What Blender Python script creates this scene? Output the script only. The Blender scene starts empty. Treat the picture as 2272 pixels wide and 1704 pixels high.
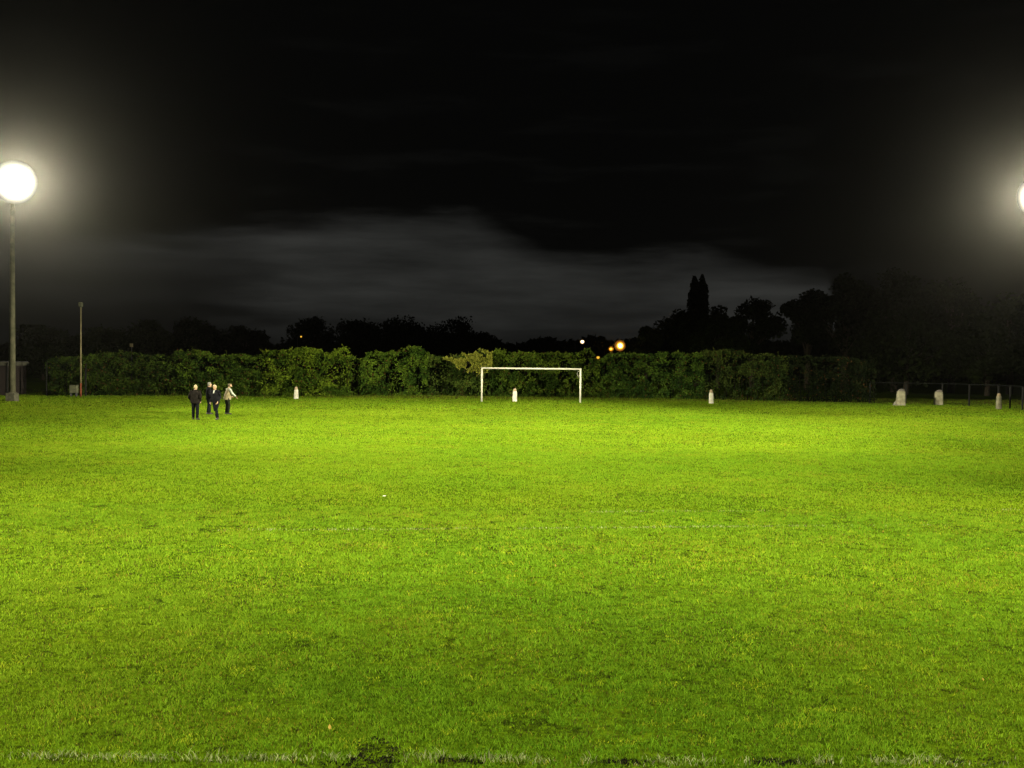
import bpy, math, random
import numpy as np
from mathutils import Vector, Matrix, Euler

SEED = 11
rng = np.random.default_rng(SEED)
random.seed(SEED)
scene = bpy.context.scene
COL = scene.collection
R = math.radians

# ------------------------------------------------------------------ camera geometry (used to turn sightings into places)
F, CX, CY = 2260.0, 1136.0, 852.0
CAMH = 2.85
PITCH, ROLL = 0.0201, 0.0108
cam_rot = (Matrix.Rotation(math.pi / 2 - PITCH, 3, 'X') @ Matrix.Rotation(ROLL, 3, 'Z'))


def ray(px, py):
    return cam_rot @ Vector(((px - CX) / F, -(py - CY) / F, -1.0))


def at(px, py, dist):
    """the world point seen at px,py at a distance (along world y)."""
    d = ray(px, py)
    k = dist / d.y
    return Vector((d.x * k, dist, CAMH + d.z * k))


def ground_at(px, py):
    d = ray(px, py)
    k = -CAMH / d.z
    return Vector((d.x * k, d.y * k, 0.0))


# ------------------------------------------------------------------ noise helpers
def _hash(ix, iy, s):
    h = (ix * 374761393 + iy * 668265263 + s * 982451653) & 0x7fffffff
    h = ((h ^ (h >> 13)) * 1274126177) & 0x7fffffff
    return ((h ^ (h >> 16)) & 0xffff) / 65535.0


def vnoise(x, y, s=0):
    x = np.asarray(x, float); y = np.asarray(y, float)
    ix = np.floor(x).astype(np.int64); iy = np.floor(y).astype(np.int64)
    fx = x - ix; fy = y - iy
    fx = fx * fx * (3 - 2 * fx); fy = fy * fy * (3 - 2 * fy)
    a = _hash(ix, iy, s); b = _hash(ix + 1, iy, s); c = _hash(ix, iy + 1, s); d = _hash(ix + 1, iy + 1, s)
    return (a * (1 - fx) + b * fx) * (1 - fy) + (c * (1 - fx) + d * fx) * fy


def fbm(x, y, s=0, n=4):
    t = 0; amp = 0.5; tot = 0
    for k in range(n):
        t = t + amp * vnoise(x * 2 ** k + 17.3 * k, y * 2 ** k - 9.1 * k, s + k)
        tot += amp; amp *= 0.5
    return t / tot


# ------------------------------------------------------------------ object helpers
def tag(o, label=None, cat=None, group=None, kind=None):
    if label: o['label'] = label
    if cat: o['category'] = cat
    if group: o['group'] = group
    if kind: o['kind'] = kind
    return o


def empty(name, loc=(0, 0, 0), rz=0.0):
    o = bpy.data.objects.new(name, None)
    o.empty_display_size = 0.2
    o.location = loc; o.rotation_euler = (0, 0, rz)
    COL.objects.link(o)
    return o


def thing(name, label, cat, loc=(0, 0, 0), rz=0.0, group=None):
    return tag(empty(name, loc, rz), label, cat, group)


def link(name, me, mat, parent=None, smooth=False):
    o = bpy.data.objects.new(name, me)
    if mat is not None:
        for m in (mat if isinstance(mat, (list, tuple)) else [mat]):
            me.materials.append(m)
    if parent is not None: o.parent = parent
    if smooth:
        me.polygons.foreach_set('use_smooth', [True] * len(me.polygons))
    COL.objects.link(o)
    return o


def np_mesh(name, verts, faces, color=None):
    """faces: int array (n,k) of one size."""
    me = bpy.data.meshes.new(name)
    verts = np.asarray(verts, np.float32); faces = np.asarray(faces, np.int32)
    n, k = faces.shape
    me.vertices.add(len(verts)); me.vertices.foreach_set('co', verts.ravel())
    me.loops.add(n * k); me.loops.foreach_set('vertex_index', faces.ravel())
    me.polygons.add(n)
    me.polygons.foreach_set('loop_start', np.arange(0, n * k, k, dtype=np.int32))
    if color is not None:
        at_ = me.attributes.new('tint', 'FLOAT_COLOR', 'POINT')
        c4 = np.ones((len(verts), 4), np.float32); c4[:, :3] = color
        at_.data.foreach_set('color', c4.ravel())
    me.update(calc_edges=True)
    return me


class MB:
    """collects simple shapes and links them as one mesh object."""
    def __init__(self): self.v, self.f = [], []

    def add(self, vs, fs):
        b = len(self.v)
        self.v += [tuple(v) for v in vs]
        self.f += [tuple(i + b for i in f) for f in fs]
        return self

    def box(self, c, s, rot=None, bev=0.0, taper=1.0):
        hx, hy, hz = s[0] / 2, s[1] / 2, s[2] / 2
        vs, fs = [], []
        if bev <= 0:
            for z, t in ((-hz, 1.0), (hz, taper)):
                for x, y in ((-hx, -hy), (hx, -hy), (hx, hy), (-hx, hy)):
                    vs.append(Vector((x * t, y * t, z)))
            fs = [(3, 2, 1, 0), (4, 5, 6, 7)] + [(i, (i + 1) % 4, 4 + (i + 1) % 4, 4 + i) for i in range(4)]
        else:
            b = min(bev, hx * .9, hy * .9, hz * .9)
            lv = [(-hz, 1, b), (-hz + b, 1, 0), (hz - b, taper, 0), (hz, taper, b)]
            for z, t, ins in lv:
                X, Y = hx * t - ins, hy * t - ins
                for x, y in ((-X + b, -Y), (X - b, -Y), (X, -Y + b), (X, Y - b), (X - b, Y), (-X + b, Y), (-X, Y - b), (-X, -Y + b)):
                    vs.append(Vector((x, y, z)))
            for L in range(3):
                for i in range(8):
                    fs.append((L * 8 + i, L * 8 + (i + 1) % 8, L * 8 + 8 + (i + 1) % 8, L * 8 + 8 + i))
            fs += [tuple(range(7, -1, -1)), tuple(range(24, 32))]
        m = rot if rot is not None else Matrix.Identity(3)
        c = Vector(c)
        return self.add([m @ v + c for v in vs], fs)

    def tube(self, pts, rad, n=10, cap=True, squash=1.0):
        pts = [Vector(p) for p in pts]
        if not hasattr(rad, '__len__'): rad = [rad] * len(pts)
        vs, fs = [], []
        up = Vector((0, 0, 1))
        for i, p in enumerate(pts):
            t = (pts[min(i + 1, len(pts) - 1)] - pts[max(i - 1, 0)]).normalized()
            ref = up if abs(t.dot(up)) < 0.95 else Vector((0, 1, 0))
            a = t.cross(ref).normalized(); b = a.cross(t).normalized()
            for k in range(n):
                an = 2 * math.pi * k / n
                vs.append(p + (a * math.cos(an) + b * math.sin(an) * squash) * rad[i])
        for i in range(len(pts) - 1):
            for k in range(n):
                fs.append((i * n + k, i * n + (k + 1) % n, (i + 1) * n + (k + 1) % n, (i + 1) * n + k))
        if cap:
            fs += [tuple(range(n - 1, -1, -1)), tuple(range((len(pts) - 1) * n, len(pts) * n))]
        return self.add(vs, fs)

    def stack(self, rings, n=16, cap=True):
        """rings: (cx, cy, z, rx, ry) from bottom to top, or with a superellipse power as sixth."""
        vs, fs = [], []
        for r in rings:
            p = r[5] if len(r) > 5 else 1.0
            for k in range(n):
                a = 2 * math.pi * k / n
                c, s = math.cos(a), math.sin(a)
                c = math.copysign(abs(c) ** p, c); s = math.copysign(abs(s) ** p, s)
                vs.append((r[0] + r[3] * c, r[1] + r[4] * s, r[2]))
        m = len(rings)
        for i in range(m - 1):
            for k in range(n):
                fs.append((i * n + k, i * n + (k + 1) % n, (i + 1) * n + (k + 1) % n, (i + 1) * n + k))
        if cap:
            fs += [tuple(range(n - 1, -1, -1)), tuple(range((m - 1) * n, m * n))]
        return self.add(vs, fs)

    def ball(self, c, r, n=12):
        c = Vector(c)
        if not hasattr(r, '__len__'): r = (r, r, r)
        rows = n // 2
        vs = [c + Vector((0, 0, -r[2]))]
        for i in range(1, rows):
            t = -math.pi / 2 + math.pi * i / rows
            for k in range(n):
                a = 2 * math.pi * k / n
                vs.append(c + Vector((r[0] * math.cos(t) * math.cos(a), r[1] * math.cos(t) * math.sin(a), r[2] * math.sin(t))))
        vs.append(c + Vector((0, 0, r[2])))
        fs = [(0, 1 + (k + 1) % n, 1 + k) for k in range(n)]
        for i in range(rows - 2):
            for k in range(n):
                fs.append((1 + i * n + k, 1 + i * n + (k + 1) % n, 1 + (i + 1) * n + (k + 1) % n, 1 + (i + 1) * n + k))
        L = len(vs) - 1; o = 1 + (rows - 2) * n
        fs += [(o + k, o + (k + 1) % n, L) for k in range(n)]
        return self.add(vs, fs)

    def mesh(self, name):
        me = bpy.data.meshes.new(name)
        me.from_pydata(self.v, [], self.f); me.update()
        return me

    def build(self, name, mat, parent=None, smooth=False):
        return link(name, self.mesh(name), mat, parent, smooth)

    def remesh(self, name, mat, parent, voxel=0.012, smooth_it=3):
        """melts the overlapping shapes into one continuous surface."""
        tmp = bpy.data.objects.new('tmp', self.mesh('tmp'))
        COL.objects.link(tmp)
        m = tmp.modifiers.new('r', 'REMESH'); m.mode = 'VOXEL'; m.voxel_size = voxel; m.use_smooth_shade = True
        s = tmp.modifiers.new('s', 'SMOOTH'); s.iterations = smooth_it; s.factor = 0.5
        dg = bpy.context.evaluated_depsgraph_get(); dg.update()
        me = bpy.data.meshes.new_from_object(tmp.evaluated_get(dg))
        me.name = name; me.materials.clear()
        old = tmp.data
        bpy.data.objects.remove(tmp); bpy.data.meshes.remove(old)
        return link(name, me, mat, parent, True)


def copy_tree(o, parent=None):
    c = o.copy(); COL.objects.link(c)
    if parent is not None: c.parent = parent
    for ch in list(o.children): copy_tree(ch, c)
    return c


# ------------------------------------------------------------------ materials
def newmat(name):
    m = bpy.data.materials.new(name); m.use_nodes = True
    nt = m.node_tree
    return m, nt, nt.nodes, nt.links, nt.nodes['Principled BSDF']


def mat_noise(name, c1, c2, scale=6.0, rough=0.8, detail=5.0, bump=0.0, spec=0.3, metallic=0.0, lo=0.35, hi=0.65):
    m, nt, N, L, b = newmat(name)
    tc = N.new('ShaderNodeTexCoord')
    nz = N.new('ShaderNodeTexNoise'); nz.inputs['Scale'].default_value = scale; nz.inputs['Detail'].default_value = detail
    L.new(tc.outputs['Object'], nz.inputs['Vector'])
    cr = N.new('ShaderNodeValToRGB')
    cr.color_ramp.elements[0].position = lo; cr.color_ramp.elements[1].position = hi
    cr.color_ramp.elements[0].color = (*c1, 1); cr.color_ramp.elements[1].color = (*c2, 1)
    L.new(nz.outputs['Fac'], cr.inputs['Fac']); L.new(cr.outputs['Color'], b.inputs['Base Color'])
    b.inputs['Roughness'].default_value = rough; b.inputs['Metallic'].default_value = metallic
    b.inputs['Specular IOR Level'].default_value = spec
    if bump > 0:
        bp = N.new('ShaderNodeBump'); bp.inputs['Strength'].default_value = bump; bp.inputs['Distance'].default_value = 0.02
        L.new(nz.outputs['Fac'], bp.inputs['Height']); L.new(bp.outputs['Normal'], b.inputs['Normal'])
    return m


def mat_leaf(name, translucency=0.35, rough=0.55, spec=0.15):
    """leaf or blade; colour from the per-leaf tint."""
    m, nt, N, L, b = newmat(name)
    a = N.new('ShaderNodeAttribute'); a.attribute_name = 'tint'
    L.new(a.outputs['Color'], b.inputs['Base Color'])
    b.inputs['Roughness'].default_value = rough; b.inputs['Specular IOR Level'].default_value = spec
    tr = N.new('ShaderNodeBsdfTranslucent')
    L.new(a.outputs['Color'], tr.inputs['Color'])
    mx = N.new('ShaderNodeMixShader'); mx.inputs[0].default_value = translucency
    out = N['Material Output']
    L.new(b.outputs[0], mx.inputs[1]); L.new(tr.outputs[0], mx.inputs[2]); L.new(mx.outputs[0], out.inputs['Surface'])
    return m


def mat_emit(name, col, strength):
    m, nt, N, L, b = newmat(name)
    b.inputs['Base Color'].default_value = (0.8, 0.8, 0.8, 1)
    b.inputs['Emission Color'].default_value = (*col, 1); b.inputs['Emission Strength'].default_value = strength
    return m


M = {}
M['blade'] = mat_leaf('grass_blade', 0.35, 0.9, spec=0.0)
M['leaf'] = mat_leaf('hedge_leaf', 0.30, 0.8, spec=0.05)
M['tree_leaf'] = mat_leaf('tree_leaf', 0.2, 0.95, spec=0.0)
M['bark'] = mat_noise('bark', (0.03, 0.024, 0.016), (0.07, 0.055, 0.035), 9, 0.9, bump=0.6)
M['hedge_stem'] = mat_noise('hedge_stem', (0.006, 0.005, 0.004), (0.014, 0.012, 0.008), 9, 1.0, spec=0.0)
M['goal_paint'] = mat_noise('goal_paint', (0.48, 0.465, 0.35), (0.57, 0.55, 0.42), 4, 0.6)
M['white_paint'] = mat_noise('bollard_paint', (0.40, 0.385, 0.29), (0.62, 0.60, 0.47), 5, 0.75, bump=0.3)
M['old_paint'] = mat_noise('old_bollard_paint', (0.15, 0.14, 0.085), (0.28, 0.265, 0.17), 4, 0.85, bump=0.4)
M['bare_concrete'] = mat_noise('bare_concrete', (0.26, 0.20, 0.12), (0.42, 0.33, 0.20), 9, 0.9, bump=0.4)
M['dark_stone'] = mat_noise('dark_stone', (0.06, 0.06, 0.055), (0.20, 0.17, 0.13), 7, 0.9, bump=0.4)
M['mast_steel'] = mat_noise('galvanised_mast', (0.06, 0.06, 0.035), (0.11, 0.105, 0.065), 3, 0.7, spec=0.1)
M['dark_metal'] = mat_noise('dark_metal', (0.03, 0.03, 0.03), (0.06, 0.06, 0.06), 8, 0.5)
M['plinth'] = mat_noise('plinth_concrete', (0.045, 0.043, 0.026), (0.08, 0.077, 0.05), 6, 0.9, bump=0.3)
M['slim_pole'] = mat_noise('weathered_pole', (0.18, 0.15, 0.07), (0.28, 0.24, 0.12), 2.5, 0.6)
M['red_paint'] = mat_noise('red_oxide', (0.14, 0.035, 0.014), (0.20, 0.055, 0.022), 6, 0.7)
M['cabinet'] = mat_noise('pale_cabinet', (0.08, 0.085, 0.05), (0.14, 0.14, 0.08), 5, 0.7)
M['fence_post'] = mat_noise('fence_concrete', (0.007, 0.007, 0.006), (0.013, 0.013, 0.011), 6, 0.9)
M['wire'] = mat_noise('fence_wire', (0.007, 0.008, 0.007), (0.013, 0.014, 0.012), 6, 0.9, spec=0.02)
M['fascia'] = mat_noise('fascia_board', (0.05, 0.05, 0.035), (0.08, 0.077, 0.055), 5, 0.7)
M['felt'] = mat_noise('roof_felt', (0.03, 0.03, 0.03), (0.06, 0.06, 0.06), 8, 0.95)
M['skin'] = mat_noise('skin', (0.31, 0.19, 0.11), (0.38, 0.245, 0.15), 12, 0.55)
M['bald'] = mat_noise('pale_hair', (0.27, 0.21, 0.11), (0.38, 0.30, 0.165), 30, 0.7)
M['grey_hair'] = mat_noise('grey_hair', (0.12, 0.115, 0.09), (0.20, 0.19, 0.15), 40, 0.8)
M['dark_hair'] = mat_noise('brown_hair', (0.045, 0.036, 0.016), (0.10, 0.08, 0.035), 40, 0.8)
M['dark_jacket'] = mat_noise('dark_jacket', (0.005, 0.0055, 0.007), (0.011, 0.011, 0.012), 14, 0.95, bump=0.5, spec=0.02)
M['brown_jacket'] = mat_noise('dark_brown_jacket', (0.007, 0.006, 0.005), (0.015, 0.013, 0.011), 14, 0.95, bump=0.5, spec=0.02)
M['navy_trousers'] = mat_noise('dark_trousers', (0.005, 0.006, 0.007), (0.01, 0.011, 0.012), 14, 0.95, bump=0.5, spec=0.02)
M['olive_trousers'] = mat_noise('olive_trousers', (0.008, 0.01, 0.006), (0.016, 0.019, 0.01), 14, 0.95, bump=0.5, spec=0.02)
M['cream_jacket'] = mat_noise('cream_jacket', (0.14, 0.115, 0.055), (0.21, 0.175, 0.095), 9, 0.85, bump=0.5)
M['pale_sleeve'] = mat_noise('pale_sleeve', (0.26, 0.28, 0.21), (0.36, 0.38, 0.30), 9, 0.85, bump=0.5)
M['shirt'] = mat_noise('white_shirt', (0.30, 0.31, 0.27), (0.40, 0.41, 0.36), 9, 0.8)
M['shoe'] = mat_noise('black_shoe', (0.010, 0.010, 0.010), (0.022, 0.02, 0.02), 9, 0.5)
M['eye'] = mat_noise('dark_eye', (0.02, 0.015, 0.01), (0.03, 0.02, 0.015), 9, 0.2)
M['paper'] = mat_noise('white_paper', (0.66, 0.66, 0.62), (0.78, 0.78, 0.74), 9, 0.8)
M['dry_leaf'] = mat_noise('yellow_leaf', (0.40, 0.26, 0.04), (0.55, 0.38, 0.07), 30, 0.7)
M['flood_bloom'] = mat_emit('flood_bloom', (1.0, 0.95, 0.76), 30.0)
M['flood_bloom'].node_tree.nodes['Principled BSDF'].inputs['Base Color'].default_value = (0.02, 0.02, 0.02, 1)
M['flood_bloom'].node_tree.nodes['Principled BSDF'].inputs['Specular IOR Level'].default_value = 0.0
_nt = M['flood_bloom'].node_tree; _a = _nt.nodes.new('ShaderNodeAttribute'); _a.attribute_name = 'tint'
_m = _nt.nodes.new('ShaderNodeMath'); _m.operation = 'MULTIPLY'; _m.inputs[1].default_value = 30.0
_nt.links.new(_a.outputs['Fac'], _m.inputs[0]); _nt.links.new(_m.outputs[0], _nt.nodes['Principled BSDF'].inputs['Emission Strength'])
M['lit_glow_disc'] = mat_emit('lit_glow_disc', (1, 1, 1), 1.0)
_nt = M['lit_glow_disc'].node_tree; _a = _nt.nodes.new('ShaderNodeAttribute'); _a.attribute_name = 'tint'
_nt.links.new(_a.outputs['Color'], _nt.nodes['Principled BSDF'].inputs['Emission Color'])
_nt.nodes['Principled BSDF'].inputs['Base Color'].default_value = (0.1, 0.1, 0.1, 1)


def brick_mat():
    m, nt, N, L, b = newmat('red_brick')
    tc = N.new('ShaderNodeTexCoord'); mp = N.new('ShaderNodeMapping')
    mp.inputs['Rotation'].default_value = (math.pi / 2, 0, 0)
    br = N.new('ShaderNodeTexBrick')
    br.inputs['Color1'].default_value = (0.014, 0.006, 0.004, 1); br.inputs['Color2'].default_value = (0.010, 0.005, 0.004, 1)
    br.inputs['Mortar'].default_value = (0.012, 0.011, 0.009, 1); br.inputs['Scale'].default_value = 4.4
    L.new(tc.outputs['Object'], mp.inputs['Vector']); L.new(mp.outputs['Vector'], br.inputs['Vector'])
    L.new(br.outputs['Color'], b.inputs['Base Color']); b.inputs['Roughness'].default_value = 0.9
    return m


M['brick'] = brick_mat()

# ------------------------------------------------------------------ the pitch: ground sheet and grass
LN = (ground_at(0, 1683), ground_at(2272, 1694))        # worn touchline at the photographer's feet
LM = (ground_at(500, 1178), ground_at(1686, 1169))      # faint line across the field


def line_y(ln, x):
    a, b = ln
    return a.y + (x - a.x) * (b.y - a.y) / (b.x - a.x)


LINE_FAR_Y = 76.3                              # goal line


def ground_material():
    m, nt, N, L, b = newmat('turf_soil')
    geo = N.new('ShaderNodeNewGeometry')
    n1 = N.new('ShaderNodeTexNoise'); n1.inputs['Scale'].default_value = 0.35; n1.inputs['Detail'].default_value = 6
    n2 = N.new('ShaderNodeTexNoise'); n2.inputs['Scale'].default_value = 9.0; n2.inputs['Detail'].default_value = 5
    L.new(geo.outputs['Position'], n1.inputs['Vector']); L.new(geo.outputs['Position'], n2.inputs['Vector'])
    c1 = N.new('ShaderNodeValToRGB')
    c1.color_ramp.elements[0].position = 0.38; c1.color_ramp.elements[0].color = (0.045, 0.095, 0.002, 1)
    c1.color_ramp.elements[1].position = 0.66; c1.color_ramp.elements[1].color = (0.095, 0.150, 0.003, 1)
    c2 = N.new('ShaderNodeValToRGB')
    c2.color_ramp.elements[0].position = 0.40; c2.color_ramp.elements[0].color = (0.010, 0.015, 0.002, 1)
    c2.color_ramp.elements[1].position = 0.62; c2.color_ramp.elements[1].color = (0.085, 0.150, 0.005, 1)
    L.new(n1.outputs['Fac'], c1.inputs['Fac']); L.new(n2.outputs['Fac'], c2.inputs['Fac'])
    mx = N.new('ShaderNodeMix'); mx.data_type = 'RGBA'; mx.inputs[0].default_value = 0.55
    L.new(c1.outputs['Color'], mx.inputs[6]); L.new(c2.outputs['Color'], mx.inputs[7])
    L.new(mx.outputs[2], b.inputs['Base Color'])
    b.inputs['Roughness'].default_value = 1.0; b.inputs['Specular IOR Level'].default_value = 0.0
    bp = N.new('ShaderNodeBump'); bp.inputs['Strength'].default_value = 0.8; bp.inputs['Distance'].default_value = 0.03
    L.new(n2.outputs['Fac'], bp.inputs['Height']); L.new(bp.outputs['Normal'], b.inputs['Normal'])
    return m


g = MB(); g.add([(-420, -60, 0), (420, -60, 0), (420, 560, 0), (-420, 560, 0)], [(0, 1, 2, 3)])
tag(g.build('ground', ground_material()), kind='structure')

BARE = []   # worn spots: (x, y, rx, ry)
for (px, py, rx, ry) in ((835, 1688, .20, .34), (780, 1702, .34, .10), (995, 1172, .10, .14), (1010, 1692, .16, .06),
                         (1376, 1692, .26, .05), (1740, 1692, .30, .06), (2160, 1690, .26, .06)):
    p = ground_at(px, py); BARE.append((p.x, p.y, rx, ry))


def make_grass():
    #        y0    y1   per m2  width  height
    zones = [(5.2, 9.0, 5400, .0056, .022), (9.0, 13.0, 3600, .0068, .023), (13.0, 20.0, 1800, .0095, .026),
             (20.0, 35.0, 640, .014, .032), (35.0, 60.0, 230, .022, .040), (60.0, 93.0, 105, .036, .044)]
    V, Fc, C = [], [], []
    base = 0
    for (y0, y1, rho, w, h) in zones:
        hwmax = 0.52 * y1 + 7.0
        n = int(rho * 2 * hwmax * (y1 - y0))
        x = rng.uniform(-hwmax, hwmax, n); y = rng.uniform(y0, y1, n)
        keep = np.abs(x) < 0.52 * y + 7.0
        # thin and thick places
        d = fbm(x * 2.6, y * 2.6, 3, 4) * 0.6 + fbm(x * 9.0, y * 9.0, 8, 3) * 0.4
        thin = np.clip((d - 0.30) / 0.20, 0.45, 1.0)
        bare = np.zeros(n)
        for (bx, by, rx, ry) in BARE:
            q = ((x - bx) / rx) ** 2 + ((y - by) / ry) ** 2 + (fbm(x * 9, y * 9, 31, 4) - 0.5) * 3.4
            bare = np.maximum(bare, np.clip((1.15 - q) / 0.5, 0, 1))
        keep &= rng.random(n) < (0.02 + 0.98 * thin)
        x = x[keep]; y = y[keep]; thin = thin[keep]; bare = bare[keep]; n = len(x)
        big = fbm(x * 0.16, y * 0.10, 21, 4)                 # wide patches of different grass
        mid = fbm(x * 0.9, y * 0.9, 41, 4)
        clump = fbm(x * 6.0, y * 6.0, 61, 3)
        hh = h * (0.55 + 0.95 * rng.random(n)) * (0.55 + 0.9 * clump)
        ww = w * rng.uniform(0.7, 1.3, n)
        # ---- colour of each blade
        t = np.clip((big - 0.5) * 1.1 + (mid - 0.5) * 0.7 + (0.42 if y1 <= 20 else 0.66) + rng.normal(0, 0.22, n), 0, 1)[:, None]
        col = np.array((0.112, 0.235, 0.011)) * (1 - t) + np.array((0.195, 0.285, 0.014)) * t
        val = np.clip(0.85 + (clump - 0.5) * 0.7 + rng.normal(0, 0.16, n), 0.25, 1.7)[:, None]
        col = col * (1 + (val - 1) * (1.0 if y1 <= 13 else .75 if y1 <= 20 else .45))
        dry = rng.random(n) < (0.024 + 0.15 * np.clip((mid - 0.56) * 5, 0, 1))
        col[dry] = np.array((0.22, 0.18, 0.022)) * rng.uniform(0.5, 1.2, (int(dry.sum()), 1))
        brown = rng.random(n) < (0.015 + 0.30 * (1 - thin))
        col[brown] = np.array((0.055, 0.040, 0.014)) * rng.uniform(0.5, 1.4, (int(brown.sum()), 1))
        mud = rng.random(n) < bare * 0.93                            # trodden bare soil with flattened dead blades
        col[mud] = np.array((0.010, 0.0085, 0.007)) * rng.uniform(0.5, 2.2, (int(mud.sum()), 1))
        hh = np.where(mud, hh * 0.5, hh); ww = np.where(mud, ww * 1.7, ww)
        if y1 <= 20:                                                 # small scuffed hollows
            hole = (fbm(x * 3.4, y * 4.6, 171, 4) < 0.285) & (rng.random(n) < 0.85)
            col[hole] = np.array((0.026, 0.036, 0.006)) * rng.uniform(0.5, 1.6, (int(hole.sum()), 1))
            hh = np.where(hole, hh * 0.55, hh)
            bright = (fbm(x * 4.1, y * 5.0, 181, 4) > 0.70) & (rng.random(n) < 0.35)
            col[bright] = np.array((0.30, 0.36, 0.02)) * rng.uniform(0.7, 1.1, (int(bright.sum()), 1))
        # ---- worn whitewash on the lines, and the taller pale fringe along them
        wob = (fbm(x * 0.8, x * 0 + 3.3, 71, 3) - 0.5) * 0.10
        dn = np.abs(y - line_y(LN, x) - wob) / 0.070
        pn = np.clip(1.25 - dn, 0, 1) * np.clip((fbm(x * 3.2, y * 3, 77, 3) - 0.30) * 4, 0.12, 1)
        dm = np.abs(y - line_y(LM, x) - wob) / 0.085
        pm = np.clip(1.2 - dm, 0, 1) * np.clip((fbm(x * 0.7, y * 1.0, 81, 3) - 0.42) * 4.2, 0.0, 1) * 0.75 * np.clip(1.3 - np.abs(x - 0.5) / 5.0, 0.1, 1)
        dm2 = np.abs(y - line_y(LM, x) - 1.9 - wob) / 0.10
        pm2 = np.clip(1.2 - dm2, 0, 1) * np.clip((fbm(x * 0.5, y * 1.0, 83, 3) - 0.44) * 3, 0.0, 0.28) * (x > 1.5)
        dgl = np.abs(y - LINE_FAR_Y + 0.06) / 0.12
        pg = np.clip(1.2 - dgl, 0, 1) * 0.25 * (np.abs(x) < 33)
        pp = np.maximum(np.maximum(pn * 0.62, pm), np.maximum(pm2, pg))
        white = (rng.random(n) < pp) & ~mud
        k = int(white.sum())
        col[white] = np.array((0.30, 0.33, 0.15)) * rng.uniform(0.55, 1.25, (k, 1)) 
        hh = np.where(pn > 0.15, hh * (1.1 + 0.9 * rng.random(n)), hh)
        # a rough, longer strip beyond the goal line
        rough = np.clip((y - 78.5) / 3.0, 0, 1)
        hh = hh * (1 + 1.6 * rough * rng.random(n))
        col = np.where((rng.random(n) < 0.45 * rough)[:, None], np.array((0.085, 0.072, 0.018)) * val, col)
        ang = rng.uniform(0, 2 * math.pi, n); lean = rng.uniform(0.25, 1.35, n); la = rng.uniform(0, 2 * math.pi, n)
        sx, sy = np.cos(ang) * ww / 2, np.sin(ang) * ww / 2
        dx, dy = np.cos(la) * lean * hh, np.sin(la) * lean * hh
        z0 = np.zeros(n)
        if y1 <= 20:
            P = np.stack([np.stack([x - sx, y - sy, z0], 1), np.stack([x + sx, y + sy, z0], 1),
                          np.stack([x + sx * .8 + dx * .35, y + sy * .8 + dy * .35, hh * .6], 1),
                          np.stack([x - sx * .8 + dx * .35, y - sy * .8 + dy * .35, hh * .6], 1),
                          np.stack([x + dx, y + dy, hh], 1)], 1).reshape(-1, 3)
            i = base + 5 * np.arange(n)
            tri = np.concatenate([np.stack([i, i + 1, i + 2], 1), np.stack([i, i + 2, i + 3], 1), np.stack([i + 3, i + 2, i + 4], 1)])
            V.append(P); C.append(np.repeat(col, 5, 0)); base += 5 * n
        else:
            P = np.stack([np.stack([x - sx, y - sy, z0], 1), np.stack([x + sx, y + sy, z0], 1),
                          np.stack([x + dx, y + dy, hh], 1)], 1).reshape(-1, 3)
            i = base + 3 * np.arange(n)
            tri = np.stack([i, i + 1, i + 2], 1)
            V.append(P); C.append(np.repeat(col, 3, 0)); base += 3 * n
        Fc.append(tri)
    me = np_mesh('grass', np.concatenate(V), np.concatenate(Fc), np.concatenate(C))
    o = link('grass', me, M['blade'])
    tag(o, 'mown green turf of the floodlit football pitch', 'grass', kind='stuff')


make_grass()


# ------------------------------------------------------------------ foliage helper
def leaves_mesh(name, pos, size, tint, flat=0.0, nrm=None):
    n = len(pos)
    d = rng.normal(size=(n, 3))
    if nrm is not None: d = d * 0.75 + nrm
    d /= np.linalg.norm(d, axis=1)[:, None]
    r = rng.normal(size=(n, 3)); a = np.cross(d, r); a /= np.linalg.norm(a, axis=1)[:, None]
    b = np.cross(d, a)
    s = size[:, None] if hasattr(size, '__len__') else size
    # a pointed leaf of two triangles folded on its midrib
    tip = pos + a * s * 0.62; base_ = pos - a * s * 0.5
    l = pos + b * s * 0.32 + d * s * 0.10; rr = pos - b * s * 0.32 + d * s * 0.10
    V = np.stack([base_, l, tip, rr], 1).reshape(-1, 3)
    i = 4 * np.arange(n)
    Fc = np.concatenate([np.stack([i, i + 1, i + 2], 1), np.stack([i, i + 2, i + 3], 1)])
    return np_mesh(name, V, Fc, np.repeat(tint, 4, 0))


# ------------------------------------------------------------------ the hedge at the far end
HEDGE_TOP = [(100, 796), (150, 793), (192, 788), (254, 782), (272, 781), (297, 787), (334, 788), (377, 788), (386, 777), (405, 780), (426, 777),
             (453, 786), (472, 791), (500, 788), (524, 786), (549, 790), (570, 788), (579, 778), (595, 777), (612, 779), (641, 776), (668, 771),
             (690, 774), (706, 773), (712, 784), (733, 782), (747, 772), (763, 767), (767, 785), (782, 795), (796, 797), (804, 794), (811, 783),
             (831, 780), (858, 781), (885, 778), (910, 770), (936, 770), (945, 782), (961, 790), (986, 795), (999, 790), (1021, 786), (1048, 788),
             (1062, 777), (1082, 781), (1087, 786), (1097, 778), (1130, 780), (1157, 781), (1180, 783), (1221, 782), (1254, 783), (1276, 787),
             (1292, 777), (1308, 772), (1317, 781), (1323, 798), (1333, 798), (1346, 788), (1370, 783), (1398, 783), (1425, 786), (1465, 783),
             (1501, 781), (1533, 786), (1563, 780), (1590, 778), (1606, 776), (1644, 779), (1655, 784), (1682, 786), (1710, 784), (1740, 792),
             (1772, 792), (1855, 792), (1900, 798), (1945, 803)]
HX = np.array([p[0] for p in HEDGE_TOP], float); HY = np.array([p[1] for p in HEDGE_TOP], float)
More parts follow.
